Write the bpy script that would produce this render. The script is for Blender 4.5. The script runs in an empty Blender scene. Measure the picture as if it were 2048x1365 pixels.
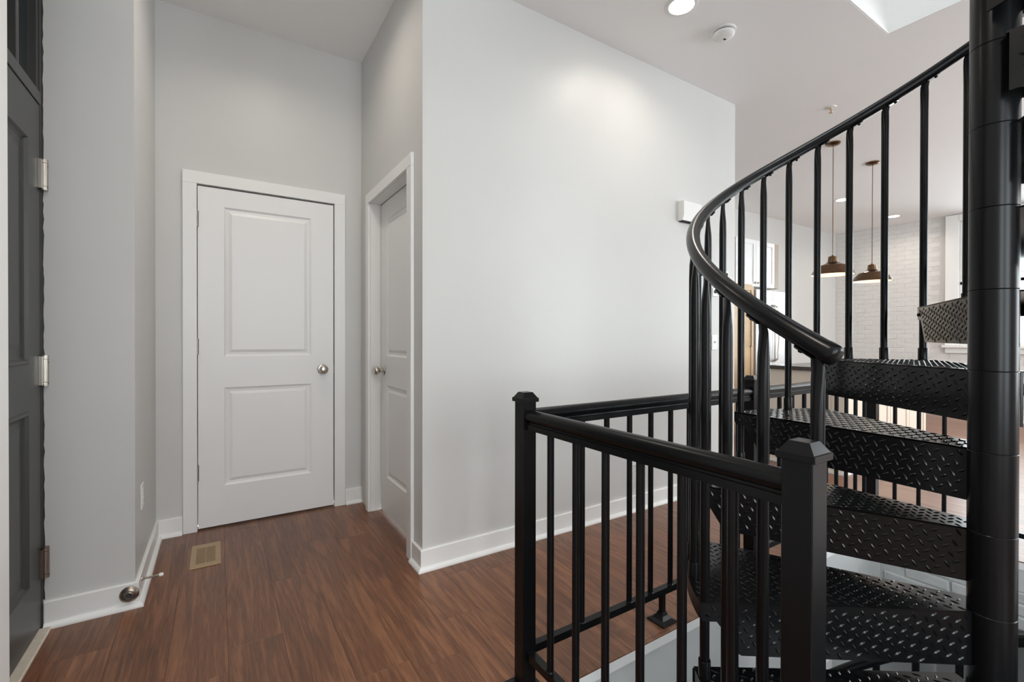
import bpy, bmesh, math, random
from mathutils import Vector, Matrix
random.seed(7)
SC = bpy.context.scene
COL = SC.collection
PI = math.pi
rad = math.radians

# ------------------------------------------------------------------ camera
CAMH = 1.145
YAW, PITCH, ROLL = rad(32.47), rad(-0.277), rad(0.082)
FPX = 924.2
_F0 = Vector((math.sin(YAW), math.cos(YAW), 0))
_F = _F0 * math.cos(PITCH) + Vector((0, 0, math.sin(PITCH)))
_r = Vector((math.cos(YAW), -math.sin(YAW), 0))
_u = _r.cross(_F)
_R = _r * math.cos(ROLL) + _u * math.sin(ROLL)
_U = -_r * math.sin(ROLL) + _u * math.cos(ROLL)
cam_d = bpy.data.cameras.new('camera')
cam_d.sensor_fit = 'HORIZONTAL'
cam_d.sensor_width = 36.0
cam_d.lens = 36.0 * FPX / 2048.0
cam_d.clip_start = 0.05
cam = bpy.data.objects.new('camera', cam_d)
COL.objects.link(cam)
cam.matrix_world = Matrix(((_R.x, _U.x, -_F.x, 0), (_R.y, _U.y, -_F.y, 0), (_R.z, _U.z, -_F.z, CAMH), (0, 0, 0, 1)))
SC.camera = cam

def in_frame(p, m=40):
    d = Vector(p) - Vector((0, 0, CAMH))
    z = d.dot(_F)
    if z < 0.05:
        return False
    u = 1024 + FPX * d.dot(_R) / z
    v = 682.5 - FPX * d.dot(_U) / z
    return -m < u < 2048 + m and -m < v < 1365 + m

# ------------------------------------------------------------------ world, daylight, exposure
W = bpy.data.worlds.new('overcast_sky')
SC.world = W
W.use_nodes = True
_bg = W.node_tree.nodes['Background']
_bg.inputs[0].default_value = (0.90, 0.965, 1.0, 1)
_bg.inputs[1].default_value = 9.0

def portal(name, loc, rot, sx, sy):
    d = bpy.data.lights.new(name, 'AREA')
    d.shape = 'RECTANGLE'; d.size = sx; d.size_y = sy
    d.cycles.is_portal = True
    o = bpy.data.objects.new(name, d)
    COL.objects.link(o)
    o.location = loc; o.rotation_euler = rot
    return o

# daylight openings: one kitchen window is seen, all others are added for light
portal('added_front_window_portal', (-0.66, -2.3, 1.7), (0, rad(-90), 0), 2.0, 1.4)
portal('added_side_window_portal', (0.65, -3.25, 1.65), (rad(90), 0, 0), 1.3, 2.1)
portal('added_side_window_portal', (6.4, -3.25, 1.65), (rad(90), 0, 0), 3.6, 2.1)
for _y, _w in ((1.725, 1.01), (-0.15, 1.6), (-2.1, 1.6)):  # last two serve the added windows
    portal('kitchen_window_portal', (9.43, _y, 1.98), (0, rad(90), 0), 1.84, _w)
portal('added_skylight_portal', (2.20, 0.345, 4.26), (0, 0, 0), 0.8, 0.6)
SC.view_settings.view_transform = 'Standard'
SC.view_settings.look = 'None'
SC.view_settings.gamma = 1.0
SC.view_settings.use_curve_mapping = False
SC.view_settings.exposure = 0.18
SC.cycles.max_bounces = 10
SC.cycles.diffuse_bounces = 6
SC.cycles.glossy_bounces = 4
SC.cycles.sample_clamp_indirect = 6.0
SC.cycles.caustics_reflective = False
SC.cycles.caustics_refractive = False

# ------------------------------------------------------------------ materials
def mat(name, col, rough=0.5, metal=0.0, spec=0.5, bump=None, var=None, coat=0.0):
    """bump = (scale, strength, distance); var = (scale, amount): faint tone variation of the paint itself"""
    m = bpy.data.materials.new(name)
    m.use_nodes = True
    nt = m.node_tree
    b = nt.nodes['Principled BSDF']
    b.inputs['Base Color'].default_value = (*col, 1)
    b.inputs['Roughness'].default_value = rough
    b.inputs['Metallic'].default_value = metal
    b.inputs['Specular IOR Level'].default_value = spec
    b.inputs['Coat Weight'].default_value = coat
    tc = nt.nodes.new('ShaderNodeTexCoord')
    if bump:
        n = nt.nodes.new('ShaderNodeTexNoise')
        n.inputs['Scale'].default_value = bump[0]
        n.inputs['Detail'].default_value = 3
        bp = nt.nodes.new('ShaderNodeBump')
        bp.inputs['Strength'].default_value = bump[1]
        bp.inputs['Distance'].default_value = bump[2]
        nt.links.new(tc.outputs['Object'], n.inputs['Vector'])
        nt.links.new(n.outputs['Fac'], bp.inputs['Height'])
        nt.links.new(bp.outputs['Normal'], b.inputs['Normal'])
    if var:
        n = nt.nodes.new('ShaderNodeTexNoise')
        n.inputs['Scale'].default_value = var[0]
        n.inputs['Detail'].default_value = 4
        r = nt.nodes.new('ShaderNodeValToRGB')
        lo, hi = 1 - var[1], 1 + var[1]
        r.color_ramp.elements[0].position = 0.3
        r.color_ramp.elements[1].position = 0.7
        r.color_ramp.elements[0].color = (col[0] * lo, col[1] * lo, col[2] * lo, 1)
        r.color_ramp.elements[1].color = (min(1, col[0] * hi), min(1, col[1] * hi), min(1, col[2] * hi), 1)
        nt.links.new(tc.outputs['Object'], n.inputs['Vector'])
        nt.links.new(n.outputs['Fac'], r.inputs['Fac'])
        nt.links.new(r.outputs['Color'], b.inputs['Base Color'])
    return m

def emis(name, col, strength):
    m = bpy.data.materials.new(name)
    m.use_nodes = True
    nt = m.node_tree
    nt.nodes.remove(nt.nodes['Principled BSDF'])
    e = nt.nodes.new('ShaderNodeEmission')
    e.inputs[0].default_value = (*col, 1)
    e.inputs[1].default_value = strength
    nt.links.new(e.outputs[0], nt.nodes['Material Output'].inputs[0])
    return m

def wood_mat():
    m = bpy.data.materials.new('plank_wood')
    m.use_nodes = True
    nt = m.node_tree
    N, Lk = nt.nodes, nt.links
    b = N['Principled BSDF']
    tc = N.new('ShaderNodeTexCoord')
    oi = N.new('ShaderNodeObjectInfo')
    off = N.new('ShaderNodeVectorMath'); off.operation = 'SCALE'
    off.inputs[0].default_value = (37.0, 91.0, 13.0)
    Lk.new(oi.outputs['Random'], off.inputs['Scale'])
    add = N.new('ShaderNodeVectorMath'); add.operation = 'ADD'
    Lk.new(tc.outputs['Object'], add.inputs[0]); Lk.new(off.outputs[0], add.inputs[1])
    def mapping(s):
        mp = N.new('ShaderNodeMapping')
        mp.inputs['Scale'].default_value = s
        Lk.new(add.outputs[0], mp.inputs['Vector'])
        return mp
    # long growth figure
    n1 = N.new('ShaderNodeTexNoise'); n1.inputs['Scale'].default_value = 1.0; n1.inputs['Detail'].default_value = 5; n1.inputs['Distortion'].default_value = 0.7
    Lk.new(mapping((24, 1.5, 1)).outputs[0], n1.inputs['Vector'])
    mul = N.new('ShaderNodeMath'); mul.operation = 'MULTIPLY'; mul.inputs[1].default_value = 22.0
    Lk.new(n1.outputs['Fac'], mul.inputs[0])
    sn = N.new('ShaderNodeMath'); sn.operation = 'SINE'
    Lk.new(mul.outputs[0], sn.inputs[0])
    mr = N.new('ShaderNodeMapRange'); mr.inputs[1].default_value = -1; mr.inputs[2].default_value = 1
    Lk.new(sn.outputs[0], mr.inputs[0])
    # fine grain
    n2 = N.new('ShaderNodeTexNoise'); n2.inputs['Scale'].default_value = 1.0; n2.inputs['Detail'].default_value = 9; n2.inputs['Roughness'].default_value = 0.65
    Lk.new(mapping((210, 9, 1)).outputs[0], n2.inputs['Vector'])
    # dark patches
    n3 = N.new('ShaderNodeTexNoise'); n3.inputs['Scale'].default_value = 1.0; n3.inputs['Detail'].default_value = 3
    Lk.new(mapping((6, 1.3, 1)).outputs[0], n3.inputs['Vector'])
    mix1 = N.new('ShaderNodeMix'); mix1.data_type = 'FLOAT'; mix1.inputs[0].default_value = 0.80
    Lk.new(mr.outputs[0], mix1.inputs[2]); Lk.new(n2.outputs['Fac'], mix1.inputs[3])
    ramp = N.new('ShaderNodeValToRGB')
    cr = ramp.color_ramp
    cr.elements[0].position = 0.26; cr.elements[0].color = (0.100, 0.043, 0.024, 1)
    cr.elements[1].position = 0.78; cr.elements[1].color = (0.330, 0.158, 0.086, 1)
    e = cr.elements.new(0.50); e.color = (0.195, 0.087, 0.047, 1)
    Lk.new(mix1.outputs[0], ramp.inputs['Fac'])
    kn = N.new('ShaderNodeValToRGB')
    kn.color_ramp.elements[0].position = 0.28; kn.color_ramp.elements[0].color = (0.62, 0.58, 0.56, 1)
    kn.color_ramp.elements[1].position = 0.56; kn.color_ramp.elements[1].color = (1, 1, 1, 1)
    Lk.new(n3.outputs['Fac'], kn.inputs['Fac'])
    mm = N.new('ShaderNodeMix'); mm.data_type = 'RGBA'; mm.blend_type = 'MULTIPLY'; mm.inputs[0].default_value = 0.75
    Lk.new(ramp.outputs[0], mm.inputs[6]); Lk.new(kn.outputs[0], mm.inputs[7])
    vo = N.new('ShaderNodeTexVoronoi'); vo.inputs['Scale'].default_value = 1.0
    Lk.new(mapping((4.0, 1.6, 1)).outputs[0], vo.inputs['Vector'])
    kr = N.new('ShaderNodeValToRGB')
    kr.color_ramp.elements[0].position = 0.02; kr.color_ramp.elements[0].color = (0.45, 0.42, 0.42, 1)
    kr.color_ramp.elements[1].position = 0.10; kr.color_ramp.elements[1].color = (1, 1, 1, 1)
    Lk.new(vo.outputs['Distance'], kr.inputs['Fac'])
    m2 = N.new('ShaderNodeMix'); m2.data_type = 'RGBA'; m2.blend_type = 'MULTIPLY'; m2.inputs[0].default_value = 0.8
    Lk.new(mm.outputs[2], m2.inputs[6]); Lk.new(kr.outputs[0], m2.inputs[7])
    hsv = N.new('ShaderNodeHueSaturation'); hsv.inputs['Saturation'].default_value = 1.06
    vr = N.new('ShaderNodeMapRange'); vr.inputs[3].default_value = 0.88; vr.inputs[4].default_value = 1.10
    Lk.new(oi.outputs['Random'], vr.inputs[0]); Lk.new(vr.outputs[0], hsv.inputs['Value'])
    Lk.new(m2.outputs[2], hsv.inputs['Color'])
    Lk.new(hsv.outputs[0], b.inputs['Base Color'])
    rr = N.new('ShaderNodeMapRange'); rr.inputs[3].default_value = 0.27; rr.inputs[4].default_value = 0.40
    Lk.new(n2.outputs['Fac'], rr.inputs[0]); Lk.new(rr.outputs[0], b.inputs['Roughness'])
    bp = N.new('ShaderNodeBump'); bp.inputs['Strength'].default_value = 0.12; bp.inputs['Distance'].default_value = 0.002
    Lk.new(mix1.outputs[0], bp.inputs['Height']); Lk.new(bp.outputs[0], b.inputs['Normal'])
    return m

M = {
    'wall': mat('wall_paint_grey', (0.60, 0.597, 0.585), 0.42, spec=0.35, bump=(55, 0.05, 0.004), var=(1.2, 0.012)),
    'ceiling': mat('ceiling_paint', (0.86, 0.86, 0.86), 0.7, spec=0.2, bump=(60, 0.05, 0.004)),
    'white': mat('trim_white', (0.80, 0.80, 0.79), 0.35, bump=(30, 0.03, 0.003)),
    'door': mat('door_white', (0.80, 0.80, 0.795), 0.38, bump=(60, 0.03, 0.002)),
    'char': mat('door_charcoal', (0.042, 0.043, 0.043), 0.38, bump=(40, 0.05, 0.003)),
    'black': mat('black_powder_coat', (0.005, 0.0053, 0.006), 0.27, spec=0.22, bump=(220, 0.03, 0.001)),
    'plate': mat('black_diamond_plate', (0.005, 0.0053, 0.006), 0.19, spec=0.32, bump=(260, 0.06, 0.001)),
    'nickel': mat('satin_nickel', (0.56, 0.52, 0.47), 0.28, 1.0, bump=(150, 0.02, 0.001)),
    'dnickel': mat('dark_bronze_nickel', (0.30, 0.25, 0.21), 0.32, 1.0, bump=(150, 0.02, 0.001)),
    'tan': mat('vent_tan', (0.40, 0.275, 0.155), 0.45, bump=(80, 0.03, 0.001)),
    'dark': mat('dark_void', (0.012, 0.012, 0.012), 0.8, var=(8, 0.1)),
    'plastic': mat('white_plastic', (0.78, 0.78, 0.77), 0.4, var=(6, 0.01)),
    'rubber': mat('grey_rubber', (0.06, 0.06, 0.06), 0.7, var=(20, 0.05)),
    'brick': mat('painted_brick_white', (0.66, 0.65, 0.635), 0.55, bump=(45, 0.35, 0.006), var=(14, 0.03)),
    'mortar': mat('painted_mortar', (0.60, 0.59, 0.575), 0.6, bump=(70, 0.4, 0.005), var=(20, 0.03)),
    'gbrick': mat('painted_brick_grey', (0.47, 0.48, 0.475), 0.6, bump=(60, 0.5, 0.006), var=(14, 0.05)),
    'gboard': mat('painted_board_grey', (0.52, 0.53, 0.53), 0.5, bump=(40, 0.05, 0.003), var=(3, 0.02)),
    'bronze': mat('aged_bronze', (0.16, 0.098, 0.058), 0.2, 1.0, bump=(120, 0.03, 0.001), var=(30, 0.15)),
    'shade_in': mat('shade_enamel', (0.85, 0.82, 0.76), 0.4, var=(10, 0.01)),
    'cab': mat('cabinet_white', (0.78, 0.78, 0.78), 0.35, var=(4, 0.01)),
    'cream': mat('island_cream', (0.70, 0.62, 0.53), 0.4, var=(4, 0.015)),
    'tanwood': mat('pantry_tan', (0.52, 0.36, 0.20), 0.4, var=(9, 0.1)),
    'filler': mat('filler_taupe', (0.34, 0.28, 0.22), 0.5, var=(9, 0.05)),
    'granite': mat('granite_dark', (0.045, 0.036, 0.030), 0.2, var=(90, 0.6)),
    'steel': mat('fridge_steel', (0.72, 0.73, 0.75), 0.34, 0.55, var=(3, 0.02)),
    'slab': mat('subfloor', (0.10, 0.06, 0.04), 0.7, var=(10, 0.1)),
    'basefloor': mat('basement_floor_grey', (0.45, 0.46, 0.48), 0.6, var=(6, 0.06)),
    'thresh': mat('threshold_wood', (0.62, 0.56, 0.48), 0.5, var=(30, 0.08)),
    'brass': mat('sprinkler_brass', (0.62, 0.48, 0.30), 0.3, 1.0, var=(60, 0.05)),
    'lampglow': emis('can_glow', (1.0, 0.94, 0.86), 30.0),
    'bulb': emis('bulb_glow', (1.0, 0.80, 0.55), 40.0),
    'wood': wood_mat(),
}
def glass_mat(name, tint):
    m = bpy.data.materials.new(name); m.use_nodes = True
    nt = m.node_tree
    nt.nodes.remove(nt.nodes['Principled BSDF'])
    t_ = nt.nodes.new('ShaderNodeBsdfTransparent'); t_.inputs[0].default_value = (*tint, 1)
    g_ = nt.nodes.new('ShaderNodeBsdfGlossy'); g_.inputs['Roughness'].default_value = 0.02
    f_ = nt.nodes.new('ShaderNodeFresnel'); f_.inputs['IOR'].default_value = 1.45
    x_ = nt.nodes.new('ShaderNodeMixShader')
    nt.links.new(f_.outputs[0], x_.inputs[0]); nt.links.new(t_.outputs[0], x_.inputs[1]); nt.links.new(g_.outputs[0], x_.inputs[2])
    nt.links.new(x_.outputs[0], nt.nodes['Material Output'].inputs[0])
    return m
M['glass'] = glass_mat('window_glass', (0.96, 0.98, 0.98))
M['darkglass'] = mat('transom_glass_dark', (0.012, 0.018, 0.020), 0.06, spec=0.6, var=(2, 0.1))

# ------------------------------------------------------------------ mesh helpers
class B:
    def __init__(s):
        s.bm = bmesh.new()
    def quad(s, pts):
        return s.bm.faces.new([s.bm.verts.new(p) for p in pts])
    def box(s, x0, x1, y0, y1, z0, z1, bev=0.0):
        if x0 > x1: x0, x1 = x1, x0
        if y0 > y1: y0, y1 = y1, y0
        if z0 > z1: z0, z1 = z1, z0
        r = bmesh.ops.create_cube(s.bm, size=1.0)
        vs = r['verts']
        for v in vs:
            v.co = Vector(((x0 + x1) / 2 + v.co.x * (x1 - x0), (y0 + y1) / 2 + v.co.y * (y1 - y0), (z0 + z1) / 2 + v.co.z * (z1 - z0)))
        if bev > 0:
            es = list({e for v in vs for e in v.link_edges})
            bmesh.ops.bevel(s.bm, geom=es, offset=bev, segments=1, affect='EDGES', profile=0.5)
        return s
    def tube(s, path, r, n=16, cap=True, up=Vector((0, 0, 1))):
        """r is a number or a list of (rx, ry) radii; ry acts along the frame's second axis"""
        rings = []
        P = [Vector(p) for p in path]
        for i, p in enumerate(P):
            a = P[max(0, i - 1)]; b = P[min(len(P) - 1, i + 1)]
            t = (b - a).normalized()
            ref = up if abs(t.dot(up)) < 0.98 else Vector((1, 0, 0))
            x = t.cross(ref).normalized(); y = x.cross(t).normalized()
            rr = r[i] if isinstance(r, list) else (r, r)
            if not isinstance(rr, tuple): rr = (rr, rr)
            rings.append([s.bm.verts.new(p + x * rr[0] * math.cos(2 * PI * k / n) + y * rr[1] * math.sin(2 * PI * k / n)) for k in range(n)])
        for i in range(len(rings) - 1):
            for k in range(n):
                f = s.bm.faces.new((rings[i][k], rings[i][(k + 1) % n], rings[i + 1][(k + 1) % n], rings[i + 1][k]))
                f.smooth = True
        if cap:
            s.bm.faces.new(list(reversed(rings[0]))); s.bm.faces.new(rings[-1])
        return s
    def lathe(s, prof, org=(0, 0, 0), axis=Vector((0, 0, 1)), n=28, close=True):
        """prof = [(radius, height along axis)]"""
        axis = Vector(axis).normalized()
        ref = Vector((1, 0, 0)) if abs(axis.x) < 0.9 else Vector((0, 1, 0))
        x = axis.cross(ref).normalized(); y = axis.cross(x)
        o = Vector(org)
        rings = []
        for (r, h) in prof:
            if r < 1e-6:
                rings.append([s.bm.verts.new(o + axis * h)])
            else:
                rings.append([s.bm.verts.new(o + axis * h + (x * math.cos(2 * PI * k / n) + y * math.sin(2 * PI * k / n)) * r) for k in range(n)])
        for a, b in zip(rings[:-1], rings[1:]):
            for k in range(n):
                A = [a[k % len(a)], a[(k + 1) % len(a)], b[(k + 1) % len(b)], b[k % len(b)]]
                A = list(dict.fromkeys(A))
                if len(A) > 2:
                    f = s.bm.faces.new(A); f.smooth = True
        return s
    def prism(s, pts, off):
        """polygon pts (3-D) extruded by vector off"""
        off = Vector(off)
        a = [s.bm.verts.new(p) for p in pts]; b = [s.bm.verts.new(Vector(p) + off) for p in pts]
        n = len(a)
        s.bm.faces.new(a); s.bm.faces.new(list(reversed(b)))
        for i in range(n):
            s.bm.faces.new((a[i], b[i], b[(i + 1) % n], a[(i + 1) % n]))
        return s
    def mesh(s, name, recalc=True):
        if recalc:
            bmesh.ops.recalc_face_normals(s.bm, faces=s.bm.faces[:])
        me = bpy.data.meshes.new(name)
        sm = any(f.smooth for f in s.bm.faces)
        s.bm.to_mesh(me); s.bm.free()
        if sm: me.set_sharp_from_angle(angle=rad(38))
        return me
    def obj(s, name, m, parent=None, smooth=None, recalc=True):
        me = s.mesh(name, recalc)
        me.materials.append(M[m] if isinstance(m, str) else m)
        o = bpy.data.objects.new(name, me)
        COL.objects.link(o)
        if parent: o.parent = parent
        return o

def link(name, me, parent=None, loc=None, rotz=None):
    o = bpy.data.objects.new(name, me)
    COL.objects.link(o)
    if parent: o.parent = parent
    if loc is not None: o.location = loc
    if rotz is not None: o.rotation_euler = (0, 0, rotz)
    return o

def tag(o, label, cat=None, group=None, kind=None):
    if label: o['label'] = label
    if cat: o['category'] = cat
    if group: o['group'] = group
    if kind: o['kind'] = kind
    return o
def struct(o, label, cat): return tag(o, label, cat, kind='structure')
def empty(name, loc=(0, 0, 0), rotz=0):
    o = bpy.data.objects.new(name, None)
    COL.objects.link(o); o.location = loc; o.rotation_euler = (0, 0, rotz)
    o.empty_display_size = 0.1
    return o

# ------------------------------------------------------------------ plan of the place
X_DOOR = -0.585                    # inner face of the front door
Y_RET = 2.53                       # return wall beside the front door
X_AL = -0.30                       # alcove, left wall
Y_BACK = 3.31                      # alcove, back wall with door
X_AR = 0.85                        # alcove, right wall with door
Y_LONG = 2.157                     # long wall
X_LEND = 3.474                     # end of the long wall
Y_KIT = 3.86                       # kitchen back wall
X_BRICK = 9.29                     # brick wall
Y_S = -3.2
ZC, ZC2 = 3.01, 3.072              # ceiling, alcove ceiling
HX0, HX1, HY0, HY1 = 0.91, 3.49, -0.50, 1.19   # stair opening
T = 0.12

# walls
struct(B().box(X_DOOR - T, X_AL, Y_RET, Y_RET + T, 0, ZC2).obj('wall_return', 'wall'), 'short grey return wall beside the charcoal front door', 'wall')
struct(B().box(X_AL - T, X_AL, Y_RET + T, Y_BACK + T, 0, ZC2).obj('wall_alcove_left', 'wall'), 'grey alcove side wall with a low outlet', 'wall')
D1 = (-0.104, 0.668, 2.058)        # opening of the back door: x0, x1, top
b = B()
J = 0.0125
b.box(X_AL, D1[0] - J, Y_BACK, Y_BACK + T, 0, ZC2).box(D1[1] + J, X_AR + T, Y_BACK, Y_BACK + T, 0, ZC2).box(D1[0] - J, D1[1] + J, Y_BACK, Y_BACK + T, D1[2] + J, ZC2)
b.box(D1[0] - J, D1[1] + J, Y_BACK + 0.101, Y_BACK + T, 0, D1[2] + J)
struct(b.obj('wall_back', 'wall'), 'grey back wall of the alcove around the white door', 'wall')
D2 = (2.338, 3.075, 2.035)
b = B()
b.box(X_AR, X_AR + T, Y_LONG + T, D2[0] - J, 0, ZC2).box(X_AR, X_AR + T, D2[1] + J, Y_BACK, 0, ZC2).box(X_AR, X_AR + T, D2[0] - J, D2[1] + J, D2[2] + J, ZC2)
b.box(X_AR + 0.115, X_AR + T, D2[0] - J, D2[1] + J, 0, D2[2] + J)
struct(b.obj('wall_alcove_right', 'wall'), 'grey alcove wall holding the recessed white side door', 'wall')
struct(B().box(X_AR, X_LEND, Y_LONG, Y_LONG + T, 0, ZC2).obj('wall_long', 'wall'), 'long pale grey wall behind the railing', 'wall')
struct(B().box(X_LEND - T, X_LEND, Y_LONG + T, Y_KIT, 0, ZC).obj('wall_kitchen_side', 'wall'), 'grey side wall leading into the kitchen', 'wall')
struct(B().box(X_LEND - T, X_BRICK + 0.3, Y_KIT, Y_KIT + T, 0, ZC).obj('wall_kitchen_back', 'wall'), 'pale kitchen wall behind the refrigerator', 'wall')
# front wall with door, transom and an unseen window opening added for daylight
FD0, FD1 = 1.60, 2.51
b = B()
b.box(X_DOOR - 0.2, X_DOOR - 0.06, FD1 + 0.02, Y_RET, 0, ZC2)
b.box(X_DOOR - 0.2, X_DOOR - 0.06, FD0 - 0.06, FD1 + 0.02, 2.86, ZC2)
b.box(X_DOOR - 0.2, X_DOOR - 0.06, -1.6, FD0 - 0.06, 0, ZC)
b.box(X_DOOR - 0.2, X_DOOR - 0.06, Y_S, -3.0, 0, ZC)
b.box(X_DOOR - 0.2, X_DOOR - 0.06, -3.0, -1.6, 0, 0.7)
b.box(X_DOOR - 0.2, X_DOOR - 0.06, -3.0, -1.6, 2.7, ZC)
struct(b.obj('wall_front', 'wall'), 'front wall holding the charcoal entry door', 'wall')
struct(B().box(X_DOOR - 0.06, -0.385, 1.38, 1.44, 0, ZC, 0.003).obj('wall_entry', 'white'), 'white painted wall end beside the charcoal front door', 'wall')
b = B()
for _a, _c in ((X_DOOR - 0.2, 0.0), (1.3, 4.6), (8.2, X_BRICK + 0.3)): b.box(_a, _c, Y_S - T, Y_S, 0, ZC)
for _a, _c in ((0.0, 1.3), (4.6, 8.2)): b.box(_a, _c, Y_S - T, Y_S, 0, 0.6).box(_a, _c, Y_S - T, Y_S, 2.7, ZC)  # unseen window openings, put in to bring daylight across the room
struct(b.obj('wall_side', 'wall'), 'grey wall across the room with unseen window openings added for daylight', 'wall')

# brick wall with window
WY0, WY1, WZ0, WZ1 = 1.22, 2.23, 1.06, 2.90
b = B()
xb = X_BRICK + 0.012
WINS = [(WY0, WY1), (-0.95, 0.65), (-2.9, -1.3)]  # last two openings are added for daylight, out of view
_e = [Y_S] + [q for w_ in reversed(WINS) for q in w_] + [Y_KIT]
for _a, _c in zip(_e[0::2], _e[1::2]): b.box(xb, xb + 0.25, _a, _c, 0, ZC)
for _a, _c in WINS: b.box(xb, xb + 0.25, _a, _c, 0, WZ0).box(xb, xb + 0.25, _a, _c, WZ1, ZC)
wbrick = struct(b.obj('wall_brick', 'mortar'), 'white painted brick wall at the far end of the kitchen', 'wall')
BL, BH, BJ = 0.210, 0.067, 0.007
variants = []
for k in range(6):
    q = B(); q.box(-0.0032, 0.02, -BL / 2, BL / 2, -BH / 2, BH / 2, 0.0035)
    for v in q.bm.verts:
        v.co += Vector((random.uniform(-.002, .002) if v.co.x < 0 else 0, random.uniform(-.004, .004), random.uniform(-.003, .003)))
    me = q.mesh('brick'); me.materials.append(M['brick']); variants.append(me)
half = []
for k in range(3):
    q = B(); q.box(-0.0032, 0.02, -BL / 4, BL / 4, -BH / 2, BH / 2, 0.0035)
    me = q.mesh('brick'); me.materials.append(M['brick']); half.append(me)
stuffb = B()
nb = 0
row = 0
z = 0.12 + BH / 2
while z < ZC - BH / 2:
    y = Y_KIT - BL / 2 - 0.01 - (BL / 2 + BJ / 2 if row % 2 else 0)
    if row % 2:
        if z > 0.95:
            link('brick', half[row % 3], wbrick, (X_BRICK + 0.012, Y_KIT - BL / 4 - 0.005, z)); nb += 1
    while y > Y_S + BL / 2:
        inwin = z > WZ0 - 0.12 and any(a_ - 0.14 - BL / 2 < y < c_ + 0.14 + BL / 2 for a_, c_ in WINS)
        if not inwin:
            dx = random.uniform(-0.001, 0.002)
            if (z > 0.95 and y > 2.3) or (y < 1.9 and y > 1.3 and z > 0.3):
                o = link('brick', variants[random.randrange(6)], wbrick, (X_BRICK + 0.012 + dx, y, z)); nb += 1
            else:
                stuffb.box(X_BRICK + 0.0075 + dx, X_BRICK + 0.03, y - BL / 2, y + BL / 2, z - BH / 2, z + BH / 2)
        y -= BL + BJ
    z += BH + BJ; row += 1
o = stuffb.obj('brick_courses', 'brick', wbrick); o['kind'] = 'stuff'

# kitchen windows: first one seen, other two added out of view for light
def part(bm, name, m, root):
    """geometry given in world coordinates, parented to root keeping its place"""
    o = bm.obj(name, m, root)
    o.matrix_parent_inverse = root.matrix_world.inverted() if root.type != 'EMPTY' else Matrix.Translation(root.location).inverted()
    return o
def window(name, y0_, y1_, label):
    win = empty(name, (X_BRICK, (y0_ + y1_) / 2, WZ0))
    struct(win, label, 'window')
    xf = X_BRICK
    part(B().box(xf - 0.03, xf + 0.02, y1_, y1_ + 0.15, WZ0, WZ1 + 0.10, 0.003), 'side_casing', 'white', win)
    part(B().box(xf - 0.03, xf + 0.02, y0_ - 0.15, y0_, WZ0, WZ1 + 0.10, 0.003), 'side_casing', 'white', win)
    part(B().box(xf - 0.034, xf + 0.02, y0_, y1_, WZ1, WZ1 + 0.10, 0.003), 'head_casing', 'white', win)
    part(B().box(xf - 0.07, xf + 0.02, y0_ - 0.18, y1_ + 0.18, WZ0 - 0.04, WZ0, 0.004), 'sill', 'white', win)
    part(B().box(xf - 0.025, xf + 0.02, y0_ - 0.15, y1_ + 0.15, WZ0 - 0.12, WZ0 - 0.04, 0.003), 'apron', 'white', win)
    zm = (WZ0 + WZ1) / 2
    b = B()
    for z0, z1 in ((WZ0, zm + 0.02), (zm - 0.02, WZ1)):
        b.box(xf + 0.05, xf + 0.09, y0_, y0_ + 0.045, z0, z1).box(xf + 0.05, xf + 0.09, y1_ - 0.045, y1_, z0, z1)
        b.box(xf + 0.05, xf + 0.09, y0_ + 0.045, y1_ - 0.045, z0, z0 + 0.045).box(xf + 0.05, xf + 0.09, y0_ + 0.045, y1_ - 0.045, z1 - 0.045, z1)
        for yy in (y0_ + (y1_ - y0_) / 3, y0_ + 2 * (y1_ - y0_) / 3):
            b.box(xf + 0.06, xf + 0.08, yy - 0.009, yy + 0.009, z0 + 0.045, z1 - 0.045)
        b.box(xf + 0.06, xf + 0.08, y0_ + 0.045, y1_ - 0.045, (z0 + z1) / 2 - 0.009, (z0 + z1) / 2 + 0.009)
    sash = part(b, 'sash', 'white', win)
    for j in range(3):
        for i, (z0, z1) in enumerate(((WZ0, zm), (zm, WZ1))):
            y0 = y0_ + (y1_ - y0_) * j / 3
            part(B().box(xf + 0.068, xf + 0.072, y0 + 0.008, y0 + (y1_ - y0_) / 3 - 0.008, z0 + 0.02, z1 - 0.02), 'pane', 'glass', win)
window('window_1', WINS[0][0], WINS[0][1], 'tall white framed kitchen window in the brick wall')
window('window_added_3', WINS[1][0], WINS[1][1], 'unseen white framed window added to the brick wall past the stair for daylight')
window('window_added_4', WINS[2][0], WINS[2][1], 'unseen white framed window added to the brick wall by the side wall for daylight')

# ceiling: room, alcove, stair shaft
b = B()
b.box(X_DOOR - 0.2, HX0, Y_S, Y_LONG + T, ZC, ZC + 0.25).box(HX1 - 0.03, X_BRICK + 0.3, Y_S, Y_KIT + T, ZC, ZC + 0.25)
b.box(HX0, HX1 - 0.03, Y_S, HY0, ZC, ZC + 0.25).box(HX0, HX1 - 0.03, HY1 - 0.03, Y_LONG + T, ZC, ZC + 0.25)
struct(b.obj('ceiling', 'ceiling'), 'flat pale grey ceiling with a square stair opening', 'ceiling')
struct(B().box(X_DOOR - 0.2, X_AR + T, Y_LONG, Y_BACK + T, ZC2, ZC2 + 0.19).obj('ceiling_alcove', 'ceiling'), 'pale ceiling over the door alcove', 'ceiling')
b = B()
hx1, hy1 = HX1 - 0.03, HY1 - 0.03
b.box(HX0 - 0.08, HX0, HY0, hy1, ZC + 0.25, ZC + 1.2).box(hx1, hx1 + 0.08, HY0, hy1, ZC + 0.25, ZC + 1.2)
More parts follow.
